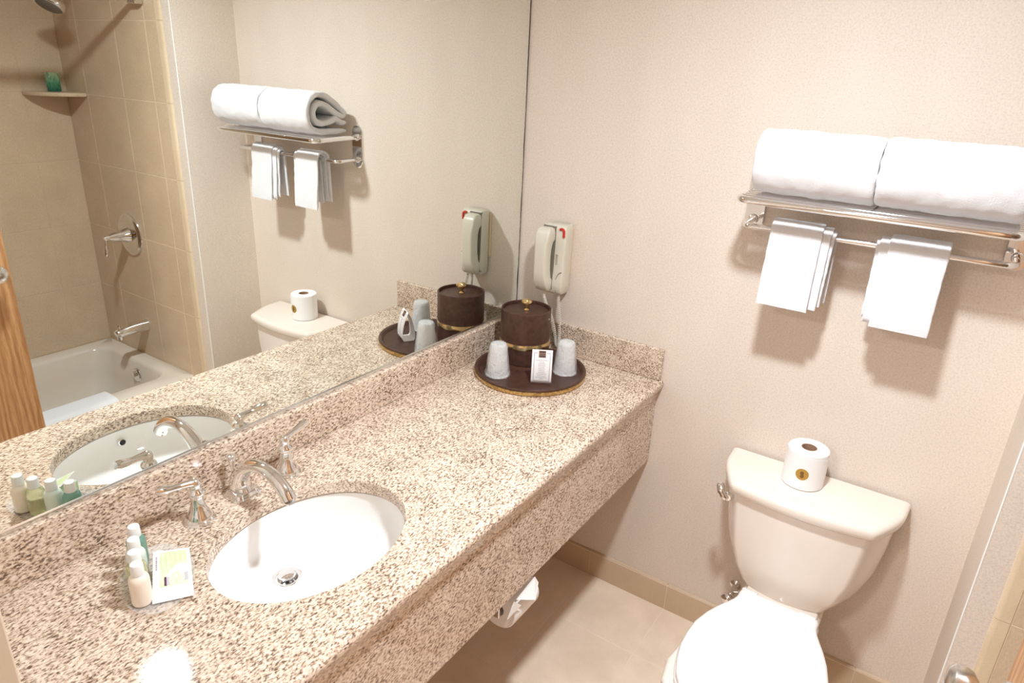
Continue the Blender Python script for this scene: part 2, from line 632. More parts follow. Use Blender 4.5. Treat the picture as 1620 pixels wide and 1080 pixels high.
# ------------------------------------------------------------------ ceiling downlight and added hall fill light
def downlight(x, y, size, power, color, label, spread=180, beam=0.0):
    t = thing('downlight_or_fill', (x, y, CEIL), label, 'lamp')
    MB().lathe([(size * 0.5 + 0.002, 0.0), (size * 0.5 + 0.03, 0.0), (size * 0.5 + 0.03, -0.004), (size * 0.5 + 0.022, -0.009), (size * 0.5 + 0.002, -0.006)], (x, y, CEIL), 40, cap=False).build('trim_ring', 'ceiling', t, smooth=True)
    MB().lathe([(size * 0.5 + 0.002, 0.0), (size * 0.5 + 0.002, -0.003), (0, -0.004)], (x, y, CEIL), 40).build('lens', 'light_lens', t, smooth=True)
    area_light('bulb_light', (x, y, CEIL - 0.012), size, power, color, t, spread)
    if beam:   # spot added inside the fixture to brighten the floor and lower walls
        d = bpy.data.lights.new('floor_fill_spot', 'SPOT')
        d.energy = beam; d.color = color; d.spot_size = math.radians(115); d.spot_blend = 1.0; d.shadow_soft_size = size * 0.5
        o = bpy.data.objects.new('floor_fill_spot', d)
        COL.objects.link(o); o.parent = t; o.location = (0, 0, -0.013)
    return t


downlight(LIGHT_XY[0], LIGHT_XY[1], 0.12, 15.0, (0.85, 0.935, 1.0), 'round recessed downlight with white trim ring in the bathroom ceiling', 172, 25.0)
downlight(0.50, -2.6, 0.30, 17.0, (0.98, 0.965, 0.97), 'wide round fill light added to the hall ceiling outside the doorway')  # invented hall lamp, added as fill for the bathroom's shadows

# ------------------------------------------------------------------ vanity counter
van = thing('vanity_counter', (0.28, -0.9, 0.549), 'speckled tan granite vanity counter with deep apron and backsplash', 'counter')
SX, SY, SRX, SRY = 0.302, -1.188, 0.164, 0.211


def counter_slab():
    mb = MB()
    x0, x1, y0, y1 = XW, 0.556, YD, 0.0
    angs = [2 * PI * k / 96 for k in range(96)]
    for cx_, cy_ in ((x0, y0), (x1, y0), (x1, y1), (x0, y1)):
        angs.append(math.atan2(cy_ - SY, cx_ - SX) % (2 * PI))
    angs = sorted(set(round(a, 6) for a in angs))
    inner, outer, mid = [], [], []
    for a in angs:
        c, s = math.cos(a), math.sin(a)
        rr = 1 / math.sqrt((c / SRX) ** 2 + (s / SRY) ** 2)
        inner.append((SX + c * rr, SY + s * rr))
        mid.append((SX + c * (rr + 0.002), SY + s * (rr + 0.002)))
        ts = []
        if c > 1e-9: ts.append((x1 - SX) / c)
        if c < -1e-9: ts.append((x0 - SX) / c)
        if s > 1e-9: ts.append((y1 - SY) / s)
        if s < -1e-9: ts.append((y0 - SY) / s)
        t = min(ts)
        outer.append((SX + c * t, SY + s * t))
    zb = 0.818
    mb.loft([[(x, y, zb) for x, y in outer], [(x, y, H) for x, y in outer], [(x, y, H) for x, y in mid], [(x, y, H - 0.002) for x, y in inner],
             [(x, y, zb) for x, y in inner], [(x, y, zb) for x, y in outer]], False, False)
    return mb


counter_slab().build('countertop', 'granite', van)
nose = [(0.556, 0.848), (0.562, 0.8475), (0.567, 0.845), (0.570, 0.841), (0.571, 0.836), (0.570, 0.829), (0.567, 0.821), (0.562, 0.813), (0.557, 0.804), (0.554, 0.794), (0.553, 0.783), (0.540, 0.783), (0.540, 0.818), (0.556, 0.818)]
MB().loft([[(x, y, z) for x, z in nose] for y in (YD, 0.0)]).build('front_edge', 'granite', van, smooth=True)
MB().box(0.528, 0.5525, YD, 0.0, 0.549, 0.790).build('apron', 'granite', van, bevel=0.004)
MB().box(XW, 0.016, YD, -0.0, H, ZS).build('backsplash', 'granite', van, bevel=0.003)
MB().box(0.0165, 0.560, -0.016, 0.0, H, ZS).build('backsplash', 'granite', van, bevel=0.003)

# undermount sink
sink = thing('sink_basin', (SX, SY, 0.69), 'white oval undermount sink set in the granite counter', 'sink')
prof = [(1.06, 0.8175, 0), (1.045, 0.812, 0), (1.025, 0.812, 0), (1.02, 0.80, 0), (1.005, 0.775, 0.004), (0.965, 0.75, 0.012), (0.88, 0.727, 0.025), (0.74, 0.711, 0.045), (0.55, 0.703, 0.064), (0.35, 0.699, 0.078), (0.13, 0.6965, 0.085)]
rings = []
for s, z, dx in prof:
    rings.append([(SX - dx + SRX * s * math.cos(2 * PI * k / 64), SY + SRY * s * math.sin(2 * PI * k / 64), z) for k in range(64)])
out = [[(SX - dx + (SRX * s + 0.012) * math.cos(2 * PI * k / 64), SY + (SRY * s + 0.012) * math.sin(2 * PI * k / 64), z - 0.010) for k in range(64)] for s, z, dx in reversed(prof[3:])]
MB().loft(rings + out, False, False).build('bowl', 'ceramic', sink, smooth=True, angle=70)
DX, DY, DZ = SX - 0.087, SY - 0.006, 0.6965
MB().lathe([(0.032, 0.0), (0.031, 0.0025), (0.024, 0.0015), (0.020, -0.004), (0.020, -0.02), (0, -0.02)], (DX, DY, DZ), 32, cap=False).build('drain_flange', 'chrome', sink, smooth=True)
MB().lathe([(0.004, -0.018), (0.004, 0.004), (0.0175, 0.004), (0.0185, 0.007), (0.0165, 0.0105), (0.008, 0.012), (0, 0.0122)], (DX, DY, DZ), 32).build('stopper', 'chrome', sink, smooth=True)
MB().lathe([(0.0105, 0.0), (0.0105, -0.003), (0.008, -0.004), (0.0075, 0.004), (0, 0.004)], (SX + SRX * 0.972, -1.176, 0.782), 24, 'x').build('overflow_ring', 'chrome', sink, smooth=True)
MB().lathe([(0.0, -0.0022), (0.0075, -0.0022), (0.0075, 0.0), (0, 0.0)], (SX + SRX * 0.972, -1.176, 0.782), 20, 'x').build('overflow_hole', 'dark', sink)

# widespread faucet
fau = thing('faucet', (0.085, -1.185, H), 'chrome faucet with arched spout and two lever handles behind the sink', 'faucet')
sp = smooth_path([(0.070, 0.850), (0.066, 0.872), (0.076, 0.900), (0.104, 0.928), (0.145, 0.943), (0.188, 0.938), (0.220, 0.918), (0.234, 0.899)], 6)
path = [(p.x, -1.185, p.y) for p in [Vector((q[0], q[1])) for q in sp]]
npt = len(path)
rad = [interp([(0, 0.0225), (0.15, 0.0205), (0.35, 0.0165), (0.6, 0.0138), (0.85, 0.0155), (1, 0.0165)], i / (npt - 1)) for i in range(npt)]
spout = MB().tube(path, rad, 20, squash=([1.0] * npt, [interp([(0, 1.35), (0.2, 1.15), (0.5, 1.0), (1, 1.0)], i / (npt - 1)) for i in range(npt)])).build('spout', 'chrome', fau, smooth=True)
mb = MB()
mb.loft([[(x, y, z) for x, y in rrect(0.074, -1.185, hx, hy, r)] for hx, hy, r, z in ((0.031, 0.034, 0.016, H), (0.031, 0.034, 0.016, H + 0.004), (0.028, 0.031, 0.015, H + 0.007), (0.026, 0.030, 0.014, H + 0.011), (0.022, 0.026, 0.012, H + 0.015))])
mb.build('spout_base', 'chrome', fau, smooth=True)
MB().lathe([(0.0095, -0.004), (0.0115, 0.0), (0.0095, 0.001), (0, 0.001)], (0.236, -1.185, 0.8955), 16).build('aerator', 'satin', spout, smooth=True)
MB().lathe([(0.0036, 0.0), (0.0036, 0.050), (0.0055, 0.056), (0.0085, 0.066), (0.0098, 0.074), (0.0075, 0.080), (0, 0.082)], (0.046, -1.185, H + 0.008), 14).build('lift_rod', 'chrome', fau, smooth=True)
hprof = [(0.0315, 0.0), (0.0315, 0.004), (0.029, 0.0065), (0.0295, 0.009), (0.0265, 0.0115), (0.0265, 0.0135), (0.021, 0.022), (0.0155, 0.034), (0.0125, 0.047), (0.0115, 0.055), (0.0135, 0.057), (0.0135, 0.060), (0.0160, 0.062), (0.0175, 0.067), (0.0160, 0.072), (0.0125, 0.075), (0.0105, 0.080), (0.0115, 0.084), (0.0120, 0.090), (0.0095, 0.097), (0.004, 0.101), (0, 0.102)]
for hx, hy, s in ((0.086, -1.297, -1), (0.083, -1.073, 1)):
    h = MB().lathe(hprof, (hx, hy, H), 28).build('handle', 'chrome', fau, smooth=True)
    L = smooth_path([(hx, hy, H + 0.091), (hx - 0.002, hy + s * 0.018, H + 0.094), (hx - 0.006, hy + s * 0.045, H + 0.097), (hx - 0.010, hy + s * 0.072, H + 0.103)], 5)
    lr = [interp([(0, 0.0105), (0.2, 0.0085), (0.5, 0.0068), (0.88, 0.0098), (1, 0.0080)], i / (len(L) - 1)) for i in range(len(L))]
    MB().tube(L, lr, 14).build('lever', 'chrome', h, smooth=True)

# ------------------------------------------------------------------ wall mirror
mir = thing('vanity_mirror', (XW, -0.9, 0.955), 'large frameless wall mirror above the granite backsplash', 'mirror')
MB().box(XW + 0.001, 0.0, YD + 0.004, -0.003, 0.957, 2.12).build('mirror_glass', 'mirror', mir)
mb = MB()
mb.box(XW + 0.001, 0.0035, YD + 0.004, -0.003, 0.9525, 0.957)
mb.box(0.0002, 0.0035, YD + 0.004, -0.003, 0.957, 0.9605)
mb.build('bottom_channel', 'satin', mir)
mb = MB()
nz = 150
rim = []
for i in range(nz + 1):
    z = 0.962 + (2.12 - 0.962) * i / nz
    w = 0.0026 + 0.0055 * max(0, noise.noise((0.3, 4.1, z * 9))) + 0.006 * max(0, noise.noise((2.2, 0.1, z * 3.3)) - 0.05) + 0.002 * abs(noise.noise((5.2, 1.1, z * 40)))
    if 1.02 < z < 1.12: w += 0.0035 * math.sin((z - 1.02) / 0.10 * PI)
    rim.append((z, w))
mb.loft([[(0.0004, -0.003, z), (0.0004, -0.003 - w, z), (0.0, -0.003 - w, z), (0.0, -0.003, z)] for z, w in rim])
mb.build('worn_edge', 'mirror_wear', mir)

# ------------------------------------------------------------------ towel rack
def bar_loop(x0, x1, yw, yf, z, r, zw=None, rc=0.028):
    pts = [(x0, yw, zw if zw is not None else z)]
    for k in range(7):
        a = PI / 2 * k / 6
        pts.append((x0 + rc - rc * math.cos(a), yf + rc - rc * math.sin(a), z))
    for k in range(7):
        a = PI / 2 * k / 6
        pts.append((x1 - rc + rc * math.sin(a), yf + rc - rc * math.cos(a), z))
    pts.append((x1, yw, zw if zw is not None else z))
    return pts


rack = thing('towel_rack', (1.065, 0.0, 1.36), 'chrome wall towel rack with shelf rails and a lower bar above the toilet', 'towel rack')
for xc in (0.762, 1.363):
    pl = [(xc + x, z) for x, z in rrect(0, 1.442, 0.027, 0.080, 0.027, 8)]
    mb = MB()
    mb.loft([[(x, 0.0, z) for x, z in pl], [(x, -0.005, z) for x, z in pl], [(xc + (x - xc) * 0.9, -0.008, 1.442 + (z - 1.442) * 0.96) for x, z in pl]])
    pt = mb.build('wall_plate', 'chrome', rack, smooth=True)
    for zz in (1.476, 1.394):
        MB().lathe([(0.013, 0.0), (0.013, -0.006), (0.010, -0.010), (0, -0.010)], (xc, -0.007, zz), 20, 'y').build('socket', 'chrome', pt, smooth=True)
MB().tube(bar_loop(0.766, 1.359, -0.012, -0.204, 1.472, 0.008, 1.476), 0.0095, 14).build('shelf_frame', 'chrome', rack, smooth=True)
for y in (-0.178, -0.148, -0.118, -0.088, -0.058):
    MB().tube([(0.768, y, 1.477), (1.357, y, 1.477)], 0.0055, 10).build('shelf_rail', 'chrome', rack, smooth=True)
MB().tube(bar_loop(0.764, 1.361, -0.012, -0.106, 1.392, 0.007, 1.394, 0.022), 0.0072, 14).build('towel_bar', 'chrome', rack, smooth=True)


# thick sheets swept along a path in the y-z plane
def sheet(path, thick, x0, x1, name, m, parent=None, nx=28, amp=0.0015, seed=0, taper=None, round_end=0.006, origin=None, skew=None):
    P = smooth_path([(p[0], p[1], 0) for p in path], 6)
    n = len(P)
    up, dn = [], []
    for i, p in enumerate(P):
        a, b = P[max(0, i - 1)], P[min(n - 1, i + 1)]
        t = (b - a).normalized()
        nn = Vector((-t.y, t.x, 0))
        e = min(i, n - 1 - i)
        hw = thick / 2 * (1 if e > 2 else (0.5, 0.8, 0.95)[e])
        up.append((p, nn, hw))
    ring = [(p, nn * hw) for p, nn, hw in up] + [(p, -nn * hw) for p, nn, hw in reversed(up)]
    rings = []
    for j in range(nx + 1):
        u = j / nx
        # concentrate rings at the ends for a soft rounded edge
        if j <= 3: xx = x0 + round_end * (0, 0.15, 0.45, 1)[j]; k = (0.45, 0.75, 0.92, 1)[j]
        elif j >= nx - 3: q = nx - j; xx = x1 - round_end * (0, 0.15, 0.45, 1)[q]; k = (0.45, 0.75, 0.92, 1)[q]
        else: xx = x0 + round_end + (x1 - x0 - 2 * round_end) * (j - 3) / (nx - 6); k = 1.0
        pts = []
        for i, (p, off) in enumerate(ring):
            ii = i if i < n else 2 * n - 1 - i
            s = ii / (n - 1)
            q = p + off * k
            X = xx
            if taper: X = (x0 + x1) / 2 + (xx - (x0 + x1) / 2) * taper(s)
            if skew: X += skew(s)
            d = amp * noise.noise((X * 38 + seed, q.x * 38, q.y * 38)) + amp * 0.6 * noise.noise((X * 110 + seed, q.x * 110, q.y * 110))
            q2 = q + (off.normalized() * d if off.length > 0 else off)
            pts.append((X + amp * noise.noise((seed + 3.1, q.x * 60, q.y * 60)), q2.x, q2.y))
        rings.append(pts)
    return MB().loft(rings).build(name, m, parent, smooth=True, angle=80, origin=origin)


def rolled_towel(x0, x1, dz, dy, seed, sc, label):
    b = 1.4835 + 0.0155
    path = [(-0.028, 0.0), (-0.09, -0.001), (-0.155, 0.001), (-0.193, 0.022), (-0.206, 0.062), (-0.196, 0.104), (-0.165, 0.128), (-0.125, 0.128), (-0.085, 0.108), (-0.048, 0.080), (-0.030, 0.064), (-0.040, 0.053), (-0.075, 0.068), (-0.115, 0.092), (-0.150, 0.098), (-0.174, 0.078), (-0.172, 0.045), (-0.145, 0.030), (-0.105, 0.034), (-0.075, 0.043), (-0.045, 0.031), (-0.026, 0.028)]
    path = [(y * sc - 0.004 + dy, b + z * sc + dz) for y, z in path]
    o = sheet(path, 0.0215, x0, x1, 'rolled_bath_towel', 'terry', nx=40, amp=0.0026, seed=seed, round_end=0.016)
    return tag(o, label, 'towel', 'rolled bath towels on the rack shelf')


rolled_towel(0.792, 1.062, 0.0, 0.0, 1.0, 1.0, 'white rolled bath towel on the rack shelf, end nearer the mirror')
rolled_towel(1.064, 1.345, 0.002, -0.006, 9.0, 1.0, 'white rolled bath towel on the rack shelf, end farther from the mirror')


def hung_cloth(x0, x1, label, flip, seed):
    """folded hand towel over the lower bar: stacked layers of cloth"""
    xm = (x0 + x1) / 2
    t = thing('hanging_hand_towel', (xm, -0.106, 1.2), label, 'towel', 'folded hand towels on the lower bar')
    yb, zb = -0.106, 1.392
    # (x start, x end, radius, front length, back length)
    lay = [(0.0, 0.122, 0.0290, 0.186, 0.165, 0.0), (0.012, 0.143, 0.0212, 0.180, 0.150, 0.004), (0.030, 0.152, 0.0135, 0.172, 0.170, 0.008)]
    for i, (a, b, r, fl, bl, sw) in enumerate(lay):
        if flip:
            a, b = (x1 - x0) - b, (x1 - x0) - a
            sw = -sw
        pth = [(yb - r - 0.004 - 0.004 * (3 - i), zb - fl), (yb - r - 0.003 * (3 - i), zb - fl * 0.6), (yb - r - 0.002, zb - fl * 0.25), (yb - r, zb)]
        for k in range(1, 6):
            an = PI * k / 6
            pth.append((yb - r * math.cos(an), zb + r * math.sin(an)))
        pth += [(yb + r, zb), (yb + r + 0.002, zb - bl * 0.4), (yb + r + 0.006, zb - bl)]
        sheet(pth, 0.0080, x0 + a, x0 + b, 'cloth_fold', 'terry', t, nx=20, amp=0.0016, seed=seed + i * 5, round_end=0.005,
              taper=lambda s: 1.0 + 0.06 * max(0, 0.5 - s), skew=(lambda s, sw=sw: -sw * max(0, 0.5 - s) * 1.6))
    return t


hung_cloth(0.842, 0.994, 'white folded hand towel on the lower bar, hanging nearer the mirror', False, 20)
hung_cloth(1.082, 1.234, 'white folded hand towel on the lower bar, hanging farther from the mirror', True, 40)

# ------------------------------------------------------------------ toilet
TX = 1.062
toi = thing('toilet', (TX, -0.35, 0.0), 'bone ceramic two-piece toilet with a white closed seat lid', 'toilet')


def tank_plan(hw, yb, yf, cham, bow, n=10):
    """back edge at yb, front at yf, side corners cut back"""
    pts = [(TX - hw, yb)]
    side = [(TX - hw, yb), (TX - hw + cham * 0.10, yb + (yf - yb) * 0.40), (TX - hw + cham * 0.45, yb + (yf - yb) * 0.72), (TX - hw + cham * 0.82, yb + (yf - yb) * 0.955), (TX - hw + cham * 1.15, yf)]
    fr = [(TX - (hw - cham * 1.15) + 2 * (hw - cham * 1.15) * k / n, yf - bow * (1 - (2 * k / n - 1) ** 2)) for k in range(1, n)]
    left = [(p[0], p[1]) for p in smooth_path([(a, b, 0) for a, b in side], 4)]
    right = [(2 * TX - x, y) for x, y in reversed(left)]
    return left + fr + right


mb = MB()
sec = [(0.352, 0.105, 0.05, 0.148), (0.356, 0.120, 0.05, 0.168), (0.366, 0.142, 0.055, 0.180), (0.385, 0.160, 0.06, 0.186), (0.43, 0.186, 0.062, 0.191), (0.50, 0.208, 0.064, 0.195), (0.58, 0.219, 0.066, 0.198), (0.640, 0.224, 0.066, 0.199), (0.668, 0.225, 0.066, 0.199)]
mb.loft([[(x, y, z) for x, y in tank_plan(hw, -0.018, -yf, ch, 0.016)] for z, hw, ch, yf in sec])
tank = mb.build('tank', 'bone', toi, smooth=True, angle=50)
mb = MB()
lid = [(0.667, 0.228, 0.202), (0.668, 0.236, 0.208), (0.674, 0.241, 0.213), (0.690, 0.243, 0.216), (0.698, 0.242, 0.214), (0.703, 0.237, 0.209), (0.705, 0.228, 0.199)]
mb.loft([[(x, y, z) for x, y in tank_plan(hw, -0.012, -yf, 0.068, 0.018)] for z, hw, yf in lid])
mb.build('tank_lid', 'bone', toi, smooth=True, angle=60)
# flush lever on the left front corner
fl = MB()
fl.lathe([(0.014, 0.0), (0.014, -0.006), (0.010, -0.012), (0, -0.013)], (0.868, -0.176, 0.635), 18, 'y')
fl.build('lever_boss', 'chrome', tank, smooth=True)
MB().tube(smooth_path([(0.868, -0.186, 0.635), (0.861, -0.191, 0.636), (0.850, -0.188, 0.648), (0.838, -0.172, 0.664)], 5), [0.007] * 4 + [0.009] * 6 + [0.0115] * 5 + [0.008], 12).build('flush_lever', 'chrome', tank, smooth=True)
# seat lid outline: half width by y
hw_tab = [(-0.250, 0.103), (-0.262, 0.106), (-0.285, 0.106), (-0.305, 0.112), (-0.330, 0.124), (-0.36, 0.139), (-0.40, 0.155), (-0.45, 0.168), (-0.50, 0.171), (-0.55, 0.169), (-0.60, 0.159), (-0.64, 0.145), (-0.675, 0.122), (-0.70, 0.088), (-0.714, 0.050), (-0.718, 0.012)]


def seat_outline(scale=1.0, grow=0.0, y_shift=0.0):
    L = [(TX + 0.009 - (w * scale + grow), y - (grow if y < -0.5 else 0) * (y < -0.66) + y_shift) for y, w in hw_tab]
    Rr = [(2 * (TX + 0.009) - x, y) for x, y in reversed(L)]
    return L + Rr


def shrink(o, d):
    """inset of the seat outline towards its centre line"""
    c = TX + 0.009
    out_ = []
    for x, y in o:
        w = max(abs(x - c) - d, 0.002)
        out_.append((c + math.copysign(w, x - c), min(max(y, -0.718 + d), -0.250 - max(d, 0) * 0.5)))
    return out_


o0 = seat_outline()
mb = MB()
mb.loft([[(x, y, z) for x, y in shrink(o0, d)] for d, z in ((0.004, 0.392), (0.0, 0.395), (0.0, 0.403), (0.003, 0.408), (0.010, 0.4105), (0.030, 0.412), (0.060, 0.413), (0.095, 0.4135))])
lidobj = mb.build('seat_lid', 'seat', toi, smooth=True, angle=60)
mb = MB()
mb.loft([[(x, y, z) for x, y in shrink(o0, d)] for d, z in ((0.002, 0.372), (-0.003, 0.375), (-0.003, 0.386), (0.001, 0.3905))])
mb.build('seat_ring', 'seat', toi, smooth=True, angle=60)
for s in (-1, 1):
    MB().lathe([(0.011, -0.02), (0.011, 0.02)], (TX + 0.005 + s * 0.078, -0.248, 0.397), 14, 'x').build('hinge', 'seat', toi, smooth=True)
# bowl and pedestal
mb = MB()


bowl_tab = [(0.0, 0.095), (0.20, 0.100), (0.40, 0.118), (0.52, 0.148), (0.64, 0.176), (0.76, 0.186), (0.86, 0.172), (0.93, 0.136), (0.975, 0.085), (1.0, 0.02)]


def bowl_ring(k, y0, y1, z):
    """egg plan between y0 (wall end) and y1 (front), widths scaled by k"""
    us = [0, 0.03, 0.1, 0.2, 0.3, 0.4, 0.46, 0.52, 0.58, 0.64, 0.7, 0.76, 0.81, 0.86, 0.9, 0.93, 0.955, 0.975, 0.99, 1.0]
    L = [(TX + 0.005 - k * interp(bowl_tab, u), y0 + (y1 - y0) * u, z) for u in us]
    return L + [(2 * (TX + 0.005) - x, y, z_) for x, y, z_ in reversed(L)]


mb.loft([bowl_ring(0.74, -0.14, -0.60, 0.0), bowl_ring(0.73, -0.14, -0.595, 0.02), bowl_ring(0.64, -0.14, -0.57, 0.06), bowl_ring(0.62, -0.13, -0.57, 0.14), bowl_ring(0.74, -0.12, -0.63, 0.22), bowl_ring(0.90, -0.10, -0.70, 0.29), bowl_ring(0.97, -0.08, -0.728, 0.335), bowl_ring(1.0, -0.07, -0.738, 0.355), bowl_ring(0.99, -0.07, -0.737, 0.367), bowl_ring(0.95, -0.08, -0.728, 0.3715)])
mb.build('bowl', 'bone', toi, smooth=True, angle=60)
MB().loft([[(x, y, z) for x, y in rrect(TX + 0.002, -0.14, hx, 0.085, 0.03)] for hx, z in ((0.10, 0.26), (0.11, 0.345), (0.10, 0.358))]).build('tank_shelf', 'bone', toi, smooth=True, angle=60)

# stop valve beside the bowl
sv = thing('water_stop_valve', (0.903, 0.0, 0.205), 'small chrome water stop valve on the wall below the toilet tank', 'valve')
MB().lathe([(0.019, 0.0), (0.018, -0.004), (0.012, -0.008), (0.008, -0.010), (0.008, -0.05), (0, -0.05)], (0.903, 0.0, 0.214), 22, 'y').build('escutcheon', 'chrome', sv, smooth=True)
MB().lathe([(0.010, -0.045), (0.013, -0.050), (0.013, -0.066), (0.009, -0.070), (0.0, -0.071)], (0.903, 0, 0.214), 18, 'y').build('valve_body', 'chrome', sv, smooth=True)
MB().sphere((0.903, -0.084, 0.216), 0.021, 20, 12, 1.1, 0.75, 0.9).build('valve_handle', 'chrome', sv, smooth=True)
MB().tube(smooth_path([(0.908, -0.050, 0.222), (0.935, -0.045, 0.235), (0.965, -0.05, 0.29), (0.972, -0.06, 0.352)], 5), 0.0045, 10).build('supply_tube', 'satin', sv, smooth=True)


# ------------------------------------------------------------------ toilet paper
def paper_roll(mb, c, r, ri, h):
    mb.lathe([(ri, 0.001), (ri + 0.002, 0.0), (r - 0.003, 0.0), (r, 0.003), (r, h - 0.003), (r - 0.003, h), (ri + 0.002, h), (ri, h - 0.001), (ri, 0.001)], c, 40, cap=False)
    return mb


RX, RY = 1.036, -0.086
tp = thing('toilet_paper_roll', (RX, RY, 0.7052), 'white toilet paper roll with a gold sticker standing on the toilet tank', 'toilet paper')
paper_roll(MB(), (RX, RY, 0.7052), 0.0535, 0.0205, 0.110).build('paper', 'paper', tp, smooth=True)
MB().lathe([(0.0205, 0.0), (0.0205, 0.1095), (0.0188, 0.1095), (0.0188, 0.0), (0.0205, 0.0)], (RX, RY, 0.7052), 28, cap=False).build('cardboard_core', 'cardboard', tp, smooth=True)
# loose outer sheet with the folded edge below the rim
mb = MB()
rings = []
for k in range(22):
    a = -PI * 0.98 + PI * 1.05 * k / 21
    rr = 0.0545
    drop = 0.004 + 0.014 * (k / 21) ** 2
    x, y = RX + rr * math.cos(a), RY + rr * math.sin(a)
    x2, y2 = RX + (rr + 0.0008) * math.cos(a), RY + (rr + 0.0008) * math.sin(a)
    rings.append([(x, y, 0.708), (x2, y2, 0.708), (x2, y2, 0.8152 - drop), (x, y, 0.8152 - drop)])
mb.loft(rings).build('outer_sheet', 'paper', tp, smooth=True)


def curved_disc(cx_, cy_, R_, a0, z0, rad_, lift, name, m, parent, sx=1.0, n=28):
    mb_ = MB()
    c0 = [(cx_ + (R_ + lift) * math.cos(a0), cy_ + (R_ + lift) * math.sin(a0), z0)]
    rings_ = []
    for q, rr_ in ((0.0, 1.0), (lift, 1.0), (lift, 0.66), (lift, 0.33), (lift, 0.02)):
        ring_ = []
        for k in range(n):
            t_ = 2 * PI * k / n
            da = rad_ * rr_ * sx * math.cos(t_) / R_
            ring_.append((cx_ + (R_ + q) * math.cos(a0 + da), cy_ + (R_ + q) * math.sin(a0 + da), z0 + rad_ * rr_ * math.sin(t_)))
        rings_.append(ring_)
    mb_.loft(rings_, False, True)
    return mb_.build(name, m, parent, smooth=True)


SA = math.radians(-86)
stk = curved_disc(RX, RY, 0.0553, SA, 0.7560, 0.0170, 0.0006, 'sticker', 'sticker_gold', tp)
curved_disc(RX, RY, 0.0559, SA - 0.01, 0.7605, 0.0050, 0.0003, 'printed_figure', 'sticker_dark', stk)
curved_disc(RX, RY, 0.0559, SA + 0.01, 0.7515, 0.0062, 0.0003, 'printed_figure', 'sticker_dark', stk, 0.8)

# toilet paper holder hanging under the counter
hp = thing('toilet_paper_holder', (0.495, -0.73, 0.41), 'white toilet paper roll on a holder tucked under the counter apron', 'toilet paper')
HC = (0.495, -0.785, 0.465)
mb = MB()
mb.lathe([(0.020, 0.0), (0.053, 0.0), (0.055, 0.002), (0.055, 0.112), (0.053, 0.114), (0.020, 0.114), (0.020, 0.0)], HC, 40, 'y', cap=False)
mb.build('paper', 'paper', hp, smooth=True)
MB().lathe([(0.008, -0.012), (0.008, 0.126)], HC, 16, 'y').build('spindle', 'chrome', hp, smooth=True)
for y in (HC[1] - 0.014, HC[1] + 0.122):
    MB().box(0.480, 0.510, y, y + 0.006, 0.450, 0.817).build('bracket_arm', 'chrome', hp, bevel=0.002)


def flap(pts_, th=0.0012):
    n__ = len(pts_)
    P_ = [Vector(p) for p in pts_]
    nn = (P_[1] - P_[0]).cross(P_[2] - P_[0]).normalized() * th
    return MB().add(P_ + [p + nn for p in P_], [tuple(range(n__)), tuple(range(2 * n__ - 1, n__ - 1, -1))] + [(i, (i + 1) % n__, n__ + (i + 1) % n__, n__ + i) for i in range(n__)])


# loose end folded to points
flap([(0.5505, -0.784, 0.524), (0.5505, -0.700, 0.538), (0.556, -0.690, 0.516), (0.572, -0.727, 0.494)]).build('folded_end', 'paper', hp)
flap([(0.5510, -0.796, 0.526), (0.5560, -0.768, 0.498), (0.5480, -0.818, 0.484)]).build('folded_end', 'paper', hp)

# ------------------------------------------------------------------ tray with ice bucket, cups and card
TC = (0.208, -0.226)
tray = thing('serving_tray', (TC[0], TC[1], H), 'round dark brown tray with gold edge in the counter corner', 'tray')
MB().lathe([(0.168, 0.0), (0.172, 0.002), (0.174, 0.012), (0.177, 0.018), (0.176, 0.021), (0.171, 0.0215), (0.165, 0.018), (0.161, 0.0105), (0.158, 0.008), (0, 0.008)], (TC[0], TC[1], H), 64, cap=True).build('tray_body', 'leather', tray, smooth=True)
MB().lathe([(0.170, 0.002), (0.1762, 0.0025), (0.1778, 0.0135), (0.1745, 0.0145)], (TC[0], TC[1], H), 64, cap=False).build('gold_band', 'gold_paint', tray, smooth=True)
ZT = H + 0.0082
BC = (0.134, -0.150)
buc = thing('ice_bucket', (BC[0], BC[1], ZT), 'dark brown ice bucket with brass band and knobbed lid', 'ice bucket')
MB().lathe([(0.0, 0.0), (0.0785, 0.0), (0.0805, 0.002), (0.081, 0.05), (0.081, 0.170), (0.0805, 0.1745), (0.078, 0.176), (0.0755, 0.1745), (0.075, 0.169), (0.075, 0.150), (0, 0.150)], (BC[0], BC[1], ZT), 56).build('bucket_body', 'leather', buc, smooth=True)
MB().lathe([(0.0805, 0.0555), (0.0825, 0.056), (0.0835, 0.060), (0.0835, 0.068), (0.0825, 0.0725), (0.0805, 0.073)], (BC[0], BC[1], ZT), 56, cap=False).build('brass_band', 'brass', buc, smooth=True)
bl = MB().lathe([(0.0, 0.151), (0.0742, 0.151), (0.0745, 0.164), (0.073, 0.1662), (0.068, 0.1668), (0, 0.1675)], (BC[0], BC[1], ZT), 48).build('lid', 'leather', buc, smooth=True)
MB().lathe([(0.008, 0.1672), (0.0105, 0.1690), (0.008, 0.176), (0.0085, 0.182), (0.0145, 0.186), (0.0175, 0.191), (0.0175, 0.196), (0.014, 0.202), (0.007, 0.2045), (0, 0.205)], (BC[0], BC[1], ZT), 24).build('lid_knob', 'brass', bl, smooth=True)
MB().sphere((BC[0] + 0.0775, BC[1] + 0.012, ZT + 0.150), 0.004, 12, 8).build('rivet', 'chrome', buc, smooth=True)


